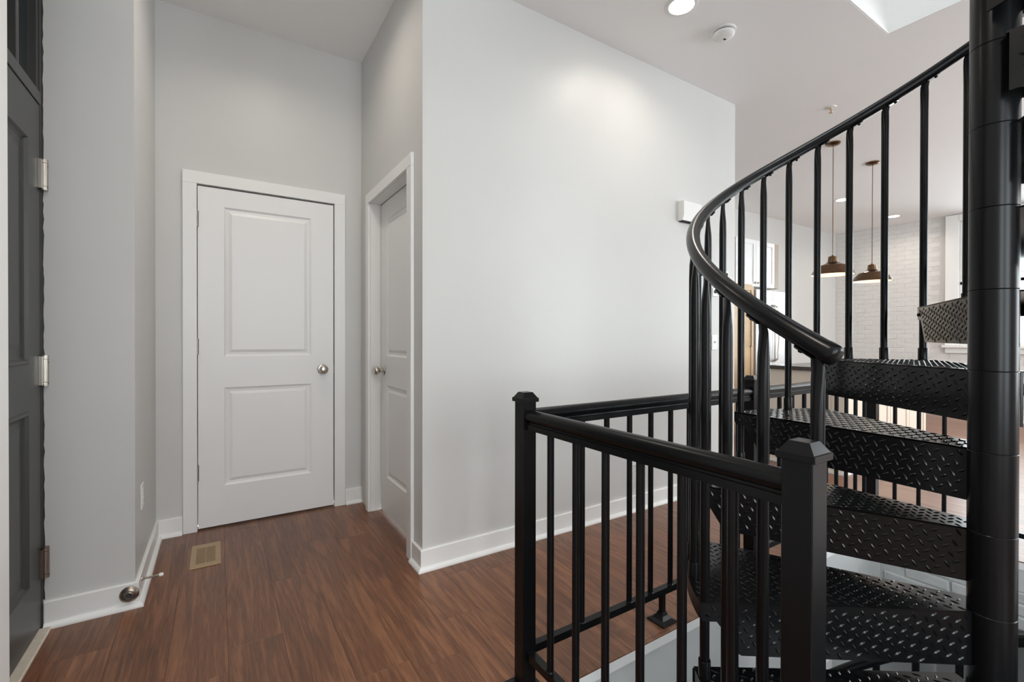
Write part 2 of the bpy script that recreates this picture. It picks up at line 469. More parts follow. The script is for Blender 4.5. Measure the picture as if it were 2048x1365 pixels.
b.box(HX0, hx1, HY0 - 0.08, HY0, ZC + 0.25, ZC + 1.2).box(HX0, hx1, hy1, hy1 + 0.08, ZC + 0.25, ZC + 1.2)
b.box(HX0, hx1, HY0, 0.045, ZC + 1.2, ZC + 1.25).box(HX0, hx1, 0.645, hy1, ZC + 1.2, ZC + 1.25)  # added lid; its roof hole sets how much daylight comes down
b.box(HX0, 1.80, 0.045, 0.645, ZC + 1.2, ZC + 1.25).box(2.60, hx1, 0.045, 0.645, ZC + 1.2, ZC + 1.25)
# white lining of the opening
b.box(hx1 - 0.006, hx1, HY0, hy1, ZC + 0.001, ZC + 0.25).box(HX0, hx1 - 0.006, hy1 - 0.006, hy1, ZC + 0.001, ZC + 0.25)
b.box(HX0, HX0 + 0.006, HY0, hy1 - 0.006, ZC + 0.001, ZC + 0.25).box(HX0 + 0.006, hx1 - 0.006, HY0, HY0 + 0.006, ZC + 0.001, ZC + 0.25)
struct(b.obj('wall_stair_shaft', 'white'), 'white lining of the bright stair opening above, closed by an added lid with a roof hole', 'wall')

# ------------------------------------------------------------------ floor: slab with the opening, one object per plank
b = B()
zs0, zs1 = -0.16, -0.006
TF = 0.012
SX0, SX1, SY0, SY1 = HX0 - TF, HX1 + TF, HY0 - TF, HY1 + TF
b.box(X_DOOR - 0.2, SX0, Y_S, Y_RET, zs0, zs1).box(SX1, X_BRICK + 0.02, Y_S, Y_KIT, zs0, zs1)
b.box(SX0, SX1, Y_S, SY0, zs0, zs1).box(SX0, SX1, SY1, Y_LONG, zs0, zs1).box(X_AL, X_AR + 0.09, Y_RET, Y_BACK + 0.1, zs0, zs1)
floor = struct(b.obj('floor', 'slab'), 'brown wood plank floor around the stair opening', 'floor')
PW, PLN = 0.181, 1.22
def yspans(x):
    """open floor intervals along y at abscissa x"""
    if x < X_AL: iv = [(Y_S, Y_RET)]
    elif x < X_AR: iv = [(Y_S, Y_BACK + 0.05)]
    elif x < X_AR + 0.118: iv = [(Y_S, Y_LONG), (D2[0], D2[1])]
    elif x < X_LEND: iv = [(Y_S, Y_LONG)]
    else: iv = [(Y_S, Y_KIT)]
    if HX0 < x < HX1:
        iv = [(Y_S, HY0), (HY1, iv[0][1])]
    return iv
brks = [X_AL, X_AR, X_AR + 0.118, HX0, X_LEND, HX1]
rest = B()
def add_plank(bm, pieces):
    c = 0.0005
    for (x0, x1, y0, y1, cl, cr) in pieces:
        z0, z1 = -0.006, 0.0
        a0 = x0 + (c if cl else 0); a1 = x1 - (c if cr else 0)
        xl0 = x0 + (0.0002 if cl else 0); xl1 = x1 - (0.0002 if cr else 0)
        v = [bm.verts.new(p) for p in ((a0, y0 + c, z1), (a1, y0 + c, z1), (a1, y1 - c, z1), (a0, y1 - c, z1),
                                        (xl0, y0 + .0002, z1 - c), (xl1, y0 + .0002, z1 - c), (xl1, y1 - .0002, z1 - c), (xl0, y1 - .0002, z1 - c),
                                        (xl0, y0 + .0002, z0), (xl1, y0 + .0002, z0), (xl1, y1 - .0002, z0), (xl0, y1 - .0002, z0))]
        bm.faces.new(v[0:4])
        for o in (0, 4):
            for k in range(4):
                bm.faces.new((v[o + k], v[o + 4 + k], v[o + 4 + (k + 1) % 4], v[o + (k + 1) % 4]))
i = 0
x = X_DOOR - 0.06 - 0.05
npl = 0
while x < X_BRICK:
    xe = min(x + PW, X_BRICK)
    cuts = [x] + [q for q in brks if x + 0.001 < q < xe - 0.001] + [xe]
    y = Y_S - random.choice((0.1, 0.35, 0.6, 0.85, 1.05)) - 0.06 * (i % 3)
    while y < Y_KIT:
        pieces = []
        for ci in range(len(cuts) - 1):
            xa, xc = cuts[ci], cuts[ci + 1]
            for (s0, s1) in yspans((xa + xc) / 2):
                q0, q1 = max(y, s0), min(y + PLN, s1)
                if q1 - q0 > 0.004:
                    pieces.append((xa, xc, q0, q1, ci == 0, ci == len(cuts) - 2))
        if pieces:
            vis = any(in_frame((px, p[2] + (p[3] - p[2]) * t / 6, 0)) for p in pieces for px in (p[0], p[1]) for t in range(7)) and npl < 296
            if vis:
                bb = B(); add_plank(bb.bm, pieces); bb.obj('plank', 'wood', floor); npl += 1
            else:
                add_plank(rest.bm, pieces)
        y += PLN
    x += PW; i += 1
o = rest.obj('plank_field', 'wood', floor); o['kind'] = 'stuff'

# edge trim of the stair opening and the basement below
def ring(b, g, z0, z1):
    """lining of the opening: four boards whose faces stand back from its edge by g"""
    b.box(HX0 - TF, HX0 - g, HY0 - TF, HY1 + TF, z0, z1).box(HX1 + g, HX1 + TF, HY0 - TF, HY1 + TF, z0, z1)
    b.box(HX0 - g, HX1 + g, HY1 + g, HY1 + TF, z0, z1).box(HX0 - g, HX1 + g, HY0 - TF, HY0 - g, z0, z1)
    return b
struct(ring(B(), 0.0, -0.042, -0.0062).obj('trim_1', 'white'), 'white nosing around the floor opening of the stair', 'trim')
struct(ring(ring(B(), 0.004, -0.103, -0.0425), 0.008, -0.16, -0.1035).obj('trim_2', 'gboard'), 'grey fascia boards under the white nosing of the stair opening', 'trim')
ZB = -2.6
struct(B().box(HX0, HX1 + 2.0, HY1 + 0.010, HY1 + 0.1, ZB, -0.161).obj('wall_basement_back', 'gboard'), 'smooth grey basement wall below the floor opening', 'wall')
struct(B().box(HX0 - 0.1, HX0, -3.0, HY1 + 0.1, ZB, -0.161).obj('wall_basement_left', 'gboard'), 'grey basement side wall under the hall', 'wall')
b = B(); b.box(HX1 + 0.016, HX1 + 0.2, HY0 - 0.5, HY1 + 0.009, -0.36, -0.161)
wgb = struct(b.obj('wall_basement_brick', 'gbrick'), 'grey painted brick lintel below the far edge of the floor opening', 'wall')
vb = []
for k in range(4):
    q = B(); q.box(-0.008, 0.01, -0.1, 0.1, -0.029, 0.029, 0.005)
    for v in q.bm.verts:
        v.co += Vector((random.uniform(-.003, .003), random.uniform(-.004, .004), random.uniform(-.003, .003)))
    me = q.mesh('brick'); me.materials.append(M['gbrick']); vb.append(me)
for r in range(3):
    y = HY1 - 0.11 - (0.105 if r % 2 else 0)
    while y > HY0 - 0.3:
        link('brick', vb[random.randrange(4)], wgb, (HX1 + 0.016, y, -0.193 - 0.066 * r)); y -= 0.21
struct(B().box(HX1 + 1.0, HX1 + 1.1, -3.0, HY1, ZB, -0.161).obj('wall_basement_far', 'gboard'), 'pale grey far wall of the basement', 'wall')
struct(B().box(HX0 - 0.1, HX1 + 1.1, -3.1, HY1 + 0.1, ZB - 0.1, ZB).obj('floor_basement', 'basefloor'), 'light grey basement floor', 'floor')
struct(B().box(HX0 - 0.1, HX1 + 1.1, -3.1, -3.0, ZB, -0.161).obj('wall_basement_front', 'gboard'), 'grey near wall of the basement', 'wall')
b = B()
for (x0, x1) in ((2.75, 2.83), (3.05, 3.09)):
    b.box(x0, x1, HY1 - 0.006, HY1 + 0.010, ZB, -0.6)
struct(b.obj('trim_3', 'white'), 'white upright trim on the basement wall', 'trim')

# ------------------------------------------------------------------ baseboards with shoe moulding
BBH, BBT, SH = 0.104, 0.013, 0.018
def run(b_, s_, p0, p1, nrm, e0=0, e1=0):
    """board and quarter round from p0 to p1 (2-D), face looking along nrm; e0/e1 = 1 where the run turns an outside corner"""
    p0, p1, n = Vector(p0), Vector(p1), Vector(nrm)
    d = (p1 - p0).normalized()
    def P(q, a, z): return (q.x + n.x * a, q.y + n.y * a, z)
    prof = [(0, 0), (BBT, 0), (BBT, BBH - 0.003), (BBT - 0.003, BBH), (0, BBH)]
    shoe = [(BBT, 0), (BBT + SH, 0), (BBT + SH, 0.006), (BBT + SH * 0.85, 0.012), (BBT + SH * 0.5, 0.018), (BBT + 0.002, 0.021), (BBT, 0.021)]
    for bb, pf in ((b_, prof), (s_, shoe)):
        # mitred ends: each profile point is carried out by its own distance from the wall
        A = [bb.bm.verts.new(P(p0 - d * a * e0, a, z)) for a, z in pf]
        C = [bb.bm.verts.new(P(p1 + d * a * e1, a, z)) for a, z in pf]
        bb.bm.faces.new(A); bb.bm.faces.new(list(reversed(C)))
        for k in range(len(pf)):
            k2 = (k + 1) % len(pf)
            bb.bm.faces.new((A[k], A[k2], C[k2], C[k]))
def baseboard(name, runs, label):
    bb, ss = B(), B()
    for r in runs: run(bb, ss, *r)
    o = struct(bb.obj(name, 'white'), label, 'baseboard')
    ss.obj('shoe_moulding', 'white', o)
baseboard('baseboard_return', [((X_DOOR + 0.006, Y_RET), (X_AL, Y_RET), (0, -1), 0, 1)], 'white baseboard on the short wall beside the front door')
baseboard('baseboard_alcove_left', [((X_AL, Y_RET), (X_AL, Y_BACK), (1, 0), 1, -1)], 'white baseboard on the alcove wall with the spring stop')
baseboard('baseboard_back', [((X_AL, Y_BACK), (-0.176, Y_BACK), (0, -1), -1, 0), ((0.740, Y_BACK), (X_AR, Y_BACK), (0, -1))], 'white baseboard pieces either side of the alcove back door')
baseboard('baseboard_alcove_right', [((X_AR, Y_LONG), (X_AR, D2[0] - 0.067), (-1, 0), 1, 0)], 'short white baseboard between the side door and the wall corner')
baseboard('baseboard_long', [((X_AR, Y_LONG), (X_LEND, Y_LONG), (0, -1), 1, 0)], 'long white baseboard behind the black railing')
baseboard('baseboard_brick', [((X_BRICK, Y_S), (X_BRICK, Y_KIT), (-1, 0))], 'white baseboard along the brick wall')
baseboard('baseboard_kitchen', [((7.2, Y_KIT), (X_BRICK, Y_KIT), (0, -1))], 'white baseboard along the kitchen back wall')

# ------------------------------------------------------------------ panelled doors
def slab_bm(w, h, t, panels, prof):
    """face at y=0 looking to -y, x 0..w, z 0..h; panels = [(x0,x1,z0,z1)] stacked upwards; prof = [(inset, depth)]"""
    b = B()
    x0, x1 = panels[0][0], panels[0][1]
    b.quad([(0, 0, 0), (x0, 0, 0), (x0, 0, h), (0, 0, h)]); b.quad([(x1, 0, 0), (w, 0, 0), (w, 0, h), (x1, 0, h)])
    zz = 0
    for (_, _, z0, z1) in panels:
        b.quad([(x0, 0, zz), (x1, 0, zz), (x1, 0, z0), (x0, 0, z0)]); zz = z1
    b.quad([(x0, 0, zz), (x1, 0, zz), (x1, 0, h), (x0, 0, h)])
    b.quad([(0, 0, 0), (0, t, 0), (w, t, 0), (w, 0, 0)]); b.quad([(0, 0, h), (w, 0, h), (w, t, h), (0, t, h)])
    b.quad([(0, 0, 0), (0, 0, h), (0, t, h), (0, t, 0)]); b.quad([(w, 0, 0), (w, t, 0), (w, t, h), (w, 0, h)])
    b.quad([(0, t, 0), (0, t, h), (w, t, h), (w, t, 0)])
    bmesh.ops.remove_doubles(b.bm, verts=b.bm.verts[:], dist=1e-5)
    return b
def panel_bm(x0, x1, z0, z1, prof):
    b = B()
    rings = []
    for (i, d) in prof:
        rings.append([b.bm.verts.new(p) for p in ((x0 + i, d, z0 + i), (x1 - i, d, z0 + i), (x1 - i, d, z1 - i), (x0 + i, d, z1 - i))])
    for a, c in zip(rings[:-1], rings[1:]):
        for k in range(4):
            b.bm.faces.new((a[k], a[(k + 1) % 4], c[(k + 1) % 4], c[k]))
    b.bm.faces.new(rings[-1])
    return b
PROF = [(0, 0), (0.004, 0.004), (0.010, 0.0085), (0.015, 0.0095), (0.019, 0.0085), (0.024, 0.0095), (0.042, 0.0025)]
def knob_parts(root, x, z, m='nickel', y=0.0):
    k = B().lathe([(0, 0), (0.031, 0), (0.033, 0.003), (0.031, 0.007), (0.026, 0.009), (0.0125, 0.011), (0.0115, 0.026), (0.014, 0.032), (0.022, 0.037), (0.0275, 0.046), (0.028, 0.054), (0.025, 0.062), (0.017, 0.067), (0, 0.069)], (x, y, z), (0, -1, 0)).obj('knob', m, root)
    k['label'] = 'satin nickel door knob'
# back door (door_1)
root = empty('door_1', (-0.100, Y_BACK - 0.008, 0.014))
struct(root, 'white two-panel door in the alcove back wall, seen face on', 'door')
w, h = 0.7615, 2.034
pans = [(0.132, 0.622, 0.237, 0.832), (0.132, 0.622, 1.020, 1.926)]
slab_bm(w, h, 0.035, pans, PROF).obj('slab', 'door', root)
for p in pans:
    panel_bm(*p, PROF).obj('panel', 'door', root)
for z0 in (1.79, 1.035, 0.285):
    hb = B().tube([(-0.002, -0.004, z0), (-0.002, -0.004, z0 + 0.095)], 0.0065, 10)
    hb.box(-0.006, 0.002, 0, 0.002, z0, z0 + 0.095)
    hb.obj('hinge', 'dnickel', root)
knob_parts(root, 0.692, 0.925)
B().box(w - 0.001, w + 0.0035, -0.001, 0.012, 0.895, 0.955).obj('strike_plate', 'dnickel', root)
cs = empty('trim_4', (0, Y_BACK, 0)); struct(cs, 'flat white casing around the alcove back door', 'trim')
def casing_y(root, xo0, xo1, xi0, xi1, zi, zo, th, depth):
    """door casing on a wall facing -y (local y=0 is the wall face), with jambs running into the wall"""
    B().box(xo0, xi0, -th, 0, 0, zi, 0.002).obj('side_casing', 'white', root)
    B().box(xi1, xo1, -th, 0, 0, zi, 0.002).obj('side_casing', 'white', root)
    B().box(xo0, xo1, -th, 0, zi, zo, 0.002).obj('head_casing', 'white', root)
    B().box(xi0 - 0.013, xi0, 0.0005, depth, 0, zi).box(xi1, xi1 + 0.013, 0.0005, depth, 0, zi).box(xi0, xi1, 0.0005, depth, zi, zi + 0.013).obj('jamb', 'white', root)
casing_y(cs, -0.174, 0.738, -0.104, 0.668, 2.058, 2.130, 0.020, 0.10)
# side door (door_2): faces -x; its local frame is turned by -90 degrees: local x -> -y, local y -> +x
root = empty('door_2', (X_AR + 0.068, D2[1] - 0.004, 0.012), rad(-90))
struct(root, 'white two-panel door set deep in the alcove side wall', 'door')
w = D2[1] - D2[0] - 0.008; h = D2[2] - 0.016
pans = [(0.125, w - 0.125, 0.237, 0.832), (0.125, w - 0.125, 1.020, 1.905)]
slab_bm(w, h, 0.035, pans, PROF).obj('slab', 'door', root)
for p in pans:
    panel_bm(*p, PROF).obj('panel', 'door', root)
knob_parts(root, 0.065, 0.925)
cs = empty('trim_5', (X_AR, 0, 0), rad(-90)); struct(cs, 'flat white casing around the recessed side door', 'trim')
casing_y(cs, -D2[1] - 0.060, -D2[0] + 0.066, -D2[1], -D2[0], D2[2], D2[2] + 0.066, 0.018, 0.068)

# ------------------------------------------------------------------ front door with transom (faces +x: local x -> +y, local y -> -x)
root = empty('door_3', (X_DOOR, FD0, 0.018), rad(90))
struct(root, 'dark charcoal panelled front door with satin hinges', 'door')
w, h = FD1 - FD0 - 0.004, 2.03
PROF2 = [(0, 0), (0.004, -0.006), (0.014, -0.006), (0.022, 0.004), (0.030, 0.008), (0.055, 0.008), (0.075, 0.004)]
pans = [(0.12, w - 0.135, 0.20, 0.86), (0.12, w - 0.135, 1.03, 1.87)]
slab_bm(w, h, 0.045, pans, PROF2).obj('slab', 'char', root)
for p in pans:
    panel_bm(*p, PROF2).obj('panel', 'char', root)
for z0, m in ((1.705, 'nickel'), (0.94, 'nickel'), (0.187, 'dnickel')):
    hb = B()
    cxh, cyh = w + 0.003, -0.013
    hb.tube([(cxh, cyh, z0), (cxh, cyh, z0 + 0.014)], 0.0115, 16).tube([(cxh, cyh, z0 + 0.0155), (cxh, cyh, z0 + 0.104)], 0.0115, 16).tube([(cxh, cyh, z0 + 0.1055), (cxh, cyh, z0 + 0.12)], 0.0115, 16)
    hb.box(cxh - 0.024, cxh - 0.008, -0.010, -0.0005, z0 + 0.004, z0 + 0.116)
    ho = hb.obj('hinge', m, root)
    for zz in (0.011, 0.092):
        B().lathe([(0, 0.0005), (0.002, 0.0005), (0.002, 0)], (cxh - 0.004, cyh - 0.0112, z0 + zz), (0, -1, 0), 8).obj('set_screw', 'dark', ho)
fr = empty('trim_6', (X_DOOR, FD0, 0), rad(90)); struct(fr, 'charcoal frame and transom bar over the front door', 'trim')
B().box(FD1 - FD0, FD1 - FD0 + 0.019, -0.001, 0.06, 0, 2.86).obj('jamb', 'char', fr)
B().box(-0.06, -0.002, -0.001, 0.06, 0, 2.86).obj('jamb', 'char', fr)
B().box(-0.002, FD1 - FD0, -0.004, 0.06, 2.052, 2.10, 0.002).obj('transom_bar', 'char', fr)
pe_ = B(); zz = 0.11; prev = None
while zz < 2.85:
    w_ = 0.001 + random.uniform(-0.001, 0.003)
    a_ = pe_.bm.verts.new((FD1 - FD0 + 0.0195, 0.0, zz))
    c_ = pe_.bm.verts.new((FD1 - FD0 + 0.0195, -0.004 - w_, zz)); 
    if prev: pe_.bm.faces.new((prev[0], prev[1], c_, a_))
    prev = (a_, c_); zz += random.uniform(0.012, 0.035)
pe_.obj('paint_edge', 'char', fr)
tr = empty('window_2', (X_DOOR, FD0, 2.10), rad(90)); struct(tr, 'dark glazed transom above the front door', 'window')
wt = FD1 - FD0
ts = B().box(0, 0.03, 0.004, 0.05, 0, 0.74).box(wt - 0.022, wt, 0.004, 0.05, 0, 0.74).box(0.03, wt - 0.022, 0.004, 0.05, 0.715, 0.74)
ts.obj('sash', 'char', tr)
for xm in (0.18, 0.345, 0.51, 0.700):
    B().box(xm - 0.009, xm + 0.009, 0.004, 0.04, 0, 0.715, 0.004).obj('muntin', 'char', tr)
e = [0.03] + [0.18, 0.345, 0.51, 0.700] + [wt - 0.022]
for a_, c_ in zip(e[:-1], e[1:]):
    B().box(a_ + 0.001, c_ - 0.001, 0.028, 0.033, 0.001, 0.714).obj('pane', 'darkglass', tr)
struct(B().box(X_DOOR - 0.06, X_DOOR + 0.032, FD0 - 0.05, Y_RET - 0.032, 0, 0.014, 0.003).obj('trim_7', 'thresh'), 'pale threshold strip under the front door', 'trim')

# casing seen at the far end of the long wall
struct(B().box(X_LEND, X_LEND + 0.016, Y_LONG + 0.03, Y_LONG + 0.11, 0, 2.05, 0.002).obj('trim_8', 'white'), 'white casing strip just past the end of the long wall', 'trim')

# ------------------------------------------------------------------ spiral staircase
CX, CY = 1.7156, 0.3452
RISE, Z0 = 0.2115, 0.005
STEP = 29.19
A1 = 6.3                       # front edge of tread 1, degrees clockwise from -x
RR = 0.734                     # handrail radius
RO = 0.752                     # tread radius
RP = 0.048                     # pole radius
KR = 0.4151
ZR = 1.077
def pol(th, r, z=0.0):
    """world point at clockwise angle th (radians) from -x around the pole"""
    return Vector((CX - r * math.cos(th), CY + r * math.sin(th), z))
st = empty('spiral_staircase', (CX, CY, -2.6))
tag(st, 'black steel spiral staircase with diamond plate treads and curved handrail', 'staircase')
INV = Matrix.Translation(st.location).inverted()
def spart(o, parent=None):
    o.parent = parent or st
    o.matrix_parent_inverse = INV
    return o
pole = spart(B().tube([(CX, CY, -2.6), (CX, CY, 4.0)], RP - 0.002, 40).obj('center_pole', 'black'))
# tread shapes, local: x along the front edge outwards, tread body towards -y, top at z=0
BA = rad(-28.0); BOF = 0.07
bd = Vector((math.cos(BA), math.sin(BA))); bn = Vector((math.sin(BA), -math.cos(BA)))
def backp(t, o=BOF): return bd * t + bn * o
FY = 0.0
aend = math.atan2(*reversed(backp(0.749)))
def outline():
    pts = [Vector((0.03, FY)), Vector((RO, FY))]
    for k in range(1, 13):
        a = aend * k / 12
        pts.append(Vector((RO * math.cos(a), RO * math.sin(a))))
    pts.append(backp(0.03))
    return pts
OUT = outline()
PT = 0.005
top_b = B().prism([(p.x, p.y, -PT) for p in OUT], (0, 0, PT))
def flange_profile():
    return [(0.036, 0), (RO, 0), (RO, -0.036), (0.744, -0.050), (0.707, -0.050), (0.688, -0.074), (0.648, -0.136), (0.640, -0.140), (0.045, -0.143), (0.036, -0.143)]
FP = flange_profile()
ff_b = B().prism([(x, 0, z - 0.0005) for x, z in FP], (0, -0.005, 0))
bf_b = B()
bf_b.prism([tuple(backp(x)) + (z - PT,) for x, z in FP], tuple(bn * -0.005) + (0,))
rim_b = B()
n = 16
R1, R0 = RO - 0.0003, RO - 0.005
ra = []
for k in range(n + 1):
    a = rad(-0.6) + (aend + rad(0.6) - rad(-0.6)) * k / n
    zd = -0.045
    ra.append([rim_b.bm.verts.new((r * math.cos(a), r * math.sin(a), z)) for r, z in ((R1, -PT), (R1, zd), (R0, zd), (R0, -PT))])
for a_, c_ in zip(ra[:-1], ra[1:]):
    for k in range(4):
        rim_b.bm.faces.new((a_[k], a_[(k + 1) % 4], c_[(k + 1) % 4], c_[k]))
rim_b.bm.faces.new(ra[0]); rim_b.bm.faces.new(list(reversed(ra[-1])))
hub_b = B().lathe([(RP - 0.002, 0), (RP - 0.0012, 0.0), (RP, -0.0015), (RP, -0.003), (RP, -RISE + 0.003), (RP, -RISE + 0.0015), (RP - 0.0012, -RISE + 0.0001), (RP - 0.002, -RISE + 0.0001)], n=40)
bolt_b = B().lathe([(0, 0.006), (0.004, 0.0055), (0.0065, 0.003), (0.007, 0)], (0.7295, 0.0005, -0.031), (0, 1, 0), 12)
# raised lugs of the diamond plate: lens-shaped ridges, alternating directions
P_ = 0.0223
LL, LW, LH = 0.0225, 0.0074, 0.0024
def lug(bm, c, d, up, s=1.0):
    """c centre, d direction, up normal"""
    d = Vector(d).normalized(); up = Vector(up); sd = up.cross(d)
    c = Vector(c)
    base = []
    prof = [(-.5, 0), (-.27, .36), (0, .5), (.27, .36), (.5, 0), (.27, -.36), (0, -.5), (-.27, -.36)]
    for (a, w_) in prof:
        base.append(bm.verts.new(c + d * a * LL * s + sd * w_ * LW * s))
    rg = [bm.verts.new(c + d * a * LL * s + up * LH * hh) for a, hh in ((-.27, .75), (0, 1), (.27, .75))]
    F = [(0, 1, 8), (1, 2, 9, 8), (2, 3, 10, 9), (3, 4, 10), (4, 5, 10), (5, 6, 9, 10), (6, 7, 8, 9), (7, 0, 8)]
    V = base + rg
    for f in F:
        q = bm.faces.new([V[i] for i in f]); q.smooth = True
def inside(p, poly, m):
    n_ = len(poly); sgn = None
    for i_ in range(n_):
        a_, c_ = poly[i_], poly[(i_ + 1) % n_]
        e_ = c_ - a_
        if e_.length < 1e-6: continue
        dd = (e_.x * (p.y - a_.y) - e_.y * (p.x - a_.x)) / e_.length
        if dd * ORI < m: return False
    return True
ORI = -1
AL = rad(31)
u1 = Vector((math.cos(AL), math.sin(AL))) * P_; u2 = Vector((-math.sin(AL), math.cos(AL))) * P_
lugs_top = B()
for i in range(-50, 51):
    for j in range(-50, 51):
        p = u1 * i + u2 * j + Vector((0.002, 0.004))
        if p.x < 0.03 or p.x > 0.76: continue
        if p.length < RP + 0.012: continue
        if inside(p, OUT, 0.0075):
            d = u1 if (i + j) % 2 else u2
            lug(lugs_top.bm, (p.x, p.y, 0), (d.x, d.y, 0), (0, 0, 1))
def zlow(x):
    """lower edge of the flange at distance x from the pole"""
    pts = sorted([(0.036, -0.143), (0.64, -0.140), (0.648, -0.136), (0.688, -0.074), (0.707, -0.05), (0.744, -0.05), (RO, -0.036)])
    for (xa, za), (xc, zc) in zip(pts[:-1], pts[1:]):
        if xa <= x <= xc: return za + (zc - za) * (x - xa) / (xc - xa)
    return 0
def flange_lugs(frame):
    q = B()
    u1 = Vector((math.cos(AL), -math.sin(AL))) * P_; u2 = Vector((math.sin(AL), math.cos(AL))) * P_   # the sheet is folded down, so the pattern mirrors
    for i in range(-50, 51):
        for j in range(-50, 51):
            p = u1 * i + u2 * j
            x_, z_ = p.x + 0.37, p.y - 0.07
            if not (RP + 0.010 < x_ < RO - 0.008): continue
            if z_ > -0.009 or z_ < max(zlow(x_ - 0.007), zlow(x_ + 0.007)) + 0.007: continue
            d = u1 if (i + j) % 2 else u2
            o3, dx3, up3 = frame
            lug(q.bm, o3 + dx3 * x_ + Vector((0, 0, z_)), dx3 * d.x + Vector((0, 0, d.y)), up3)
    return q
lug_f = flange_lugs((Vector((0, 0.0, 0)), Vector((1, 0, 0)), Vector((0, 1, 0))))
lug_b = flange_lugs((Vector((bn.x * BOF, bn.y * BOF, -PT)), Vector((bd.x, bd.y, 0)), Vector((bn.x, bn.y, 0))))
def fin(b_, nm, m):
    me = b_.mesh(nm); me.materials.append(M[m]); return me
ME = dict(top=fin(top_b, 'tread', 'plate'), ff=fin(ff_b, 'front_flange', 'plate'), bf=fin(bf_b, 'back_flange', 'plate'), rim=fin(rim_b, 'rim_band', 'black'),
          hub=fin(hub_b, 'hub_sleeve', 'black'), bolt=fin(bolt_b, 'bolt', 'black'),
          lt=fin(lugs_top, 'top_lugs', 'plate'), lf=fin(lug_f, 'front_lugs', 'plate'), lb=fin(lug_b, 'back_lugs', 'plate'))
def front(k): return rad(A1 + STEP * (k - 1))
def zt(k): return Z0 + RISE * k
KMIN, KMAX = -2, 14
for k in range(KMIN, KMAX + 1):
    th = front(k)
    tr_ = link('tread', ME['top'], st)
    tr_.location = (0, 0, zt(k) + 2.6); tr_.rotation_euler = (0, 0, PI - th)
    for nm, key in (('front_flange', 'ff'), ('back_flange', 'bf'), ('rim_band', 'rim'), ('hub_sleeve', 'hub'), ('bolt', 'bolt')):
        link(nm, ME[key], tr_)
    for nm, key in (('top_lugs', 'lt'), ('front_lugs', 'lf'), ('back_lugs', 'lb')):
        q = link(nm, ME[key], tr_); q['kind'] = 'stuff'
# handrail
def helix(a0, a1, r, z_of, n_):
    return [pol(a0 + (a1 - a0) * i_ / n_, r, z_of(a0 + (a1 - a0) * i_ / n_)) for i_ in range(n_ + 1)]
zrail = lambda a: ZR + KR * a
RT = 0.0205
a0 = rad(5.6)
hr = spart(B().tube(helix(a0, rad(300), RR, zrail, 170), RT, 24, up=Vector((0, 0, 1))).obj('handrail', 'black'))
tdir = (pol(a0, RR, zrail(a0)) - pol(a0 + 0.02, RR, zrail(a0 + 0.02))).normalized()
pe = pol(a0, RR, zrail(a0))
cap = B().lathe([(0, 0.016), (0.012, 0.0155), (0.0175, 0.013), (RT + 0.0005, 0.007), (RT + 0.0008, 0.0), (RT + 0.0008, -0.012), (RT, -0.0125)], pe, tdir, 28).obj('end_cap', 'black')
cap.parent = hr; cap.matrix_parent_inverse = Matrix.Identity(4)
# flat strip under the rail that the balusters are screwed to
# balusters
RB = 0.0127
def baluster(th, zb, collar):
    p = pol(th, RR)
    zc = zrail(th) - RT
    dth = 0.03
    tg = (pol(th + dth, RR, zrail(th + dth)) - pol(th, RR, zrail(th))).normalized()
    path = [Vector((p.x, p.y, z_)) for z_ in (zb, zc - 0.12, zc - 0.075, zc - 0.045, zc - 0.02)]
    rads = [(RB, RB), (RB, RB), (RB * 1.04, RB * 0.9), (RB * 1.06, RB * 0.62), (RB * 1.0, RB * 0.40)]
    top = Vector((p.x, p.y, zc + 0.004))
    path.append(top + tg * 0.006); rads.append((RB * 0.85, 0.003))
    # frame: keep the wide axis across the rail
    radial = Vector((p.x - CX, p.y - CY, 0)).normalized()
    b_ = B()
    rings = []
    n_ = 16
    ax2 = Vector((radial.y, -radial.x, 0))
    for q, (rx, ry) in zip(path, rads):
        rings.append([b_.bm.verts.new(q + ax2 * rx * math.cos(2 * PI * k / n_) + radial * ry * math.sin(2 * PI * k / n_)) for k in range(n_)])
    for a_, c_ in zip(rings[:-1], rings[1:]):
        for k in range(n_):
            f = b_.bm.faces.new((a_[k], a_[(k + 1) % n_], c_[(k + 1) % n_], c_[k])); f.smooth = True
    b_.bm.faces.new(list(reversed(rings[0]))); b_.bm.faces.new(rings[-1])
    o = spart(b_.obj('baluster', 'black'))
    # screwed tab lying against the rail
    q = B()
    nrm = tg.cross(radial).normalized()
    if nrm.z < 0: nrm = -nrm
    base = pol(th, RR, zrail(th)) - nrm * (RT - 0.001)
    pts = [base + tg * a_ + radial * w_ - nrm * h_ for a_, w_, h_ in ((-0.006, -0.013, 0.0035), (0.034, -0.011, 0.0035), (0.040, -0.006, 0.0035), (0.040, 0.006, 0.0035), (0.034, 0.011, 0.0035), (-0.006, 0.013, 0.0035))]
    q.prism(pts, nrm * 0.0035)
    q.lathe([(0, 0.006), (0.004, 0.0055), (0.005, 0.003), (0.005, 0)], base + tg * 0.026 - nrm * 0.0035, -nrm, 10)
    t_ = q.obj('screw_tab', 'black', o)
    c_ = B().lathe([(RB + 0.0002, collar + 0.048), (RB + 0.0028, collar + 0.048), (RB + 0.0034, collar + 0.046), (RB + 0.0034, collar), (RB, collar)], (p.x, p.y, 0), (0, 0, 1), 18).obj('collar', 'black', o)
for k in range(1, 11):
    for j in range(3):
        th = front(k) + rad(1.1 + 9.73 * j)
        zb = zt(k - 1) if j == 0 else zt(k)
        baluster(th, zb + 0.0005, zb + 0.0005)
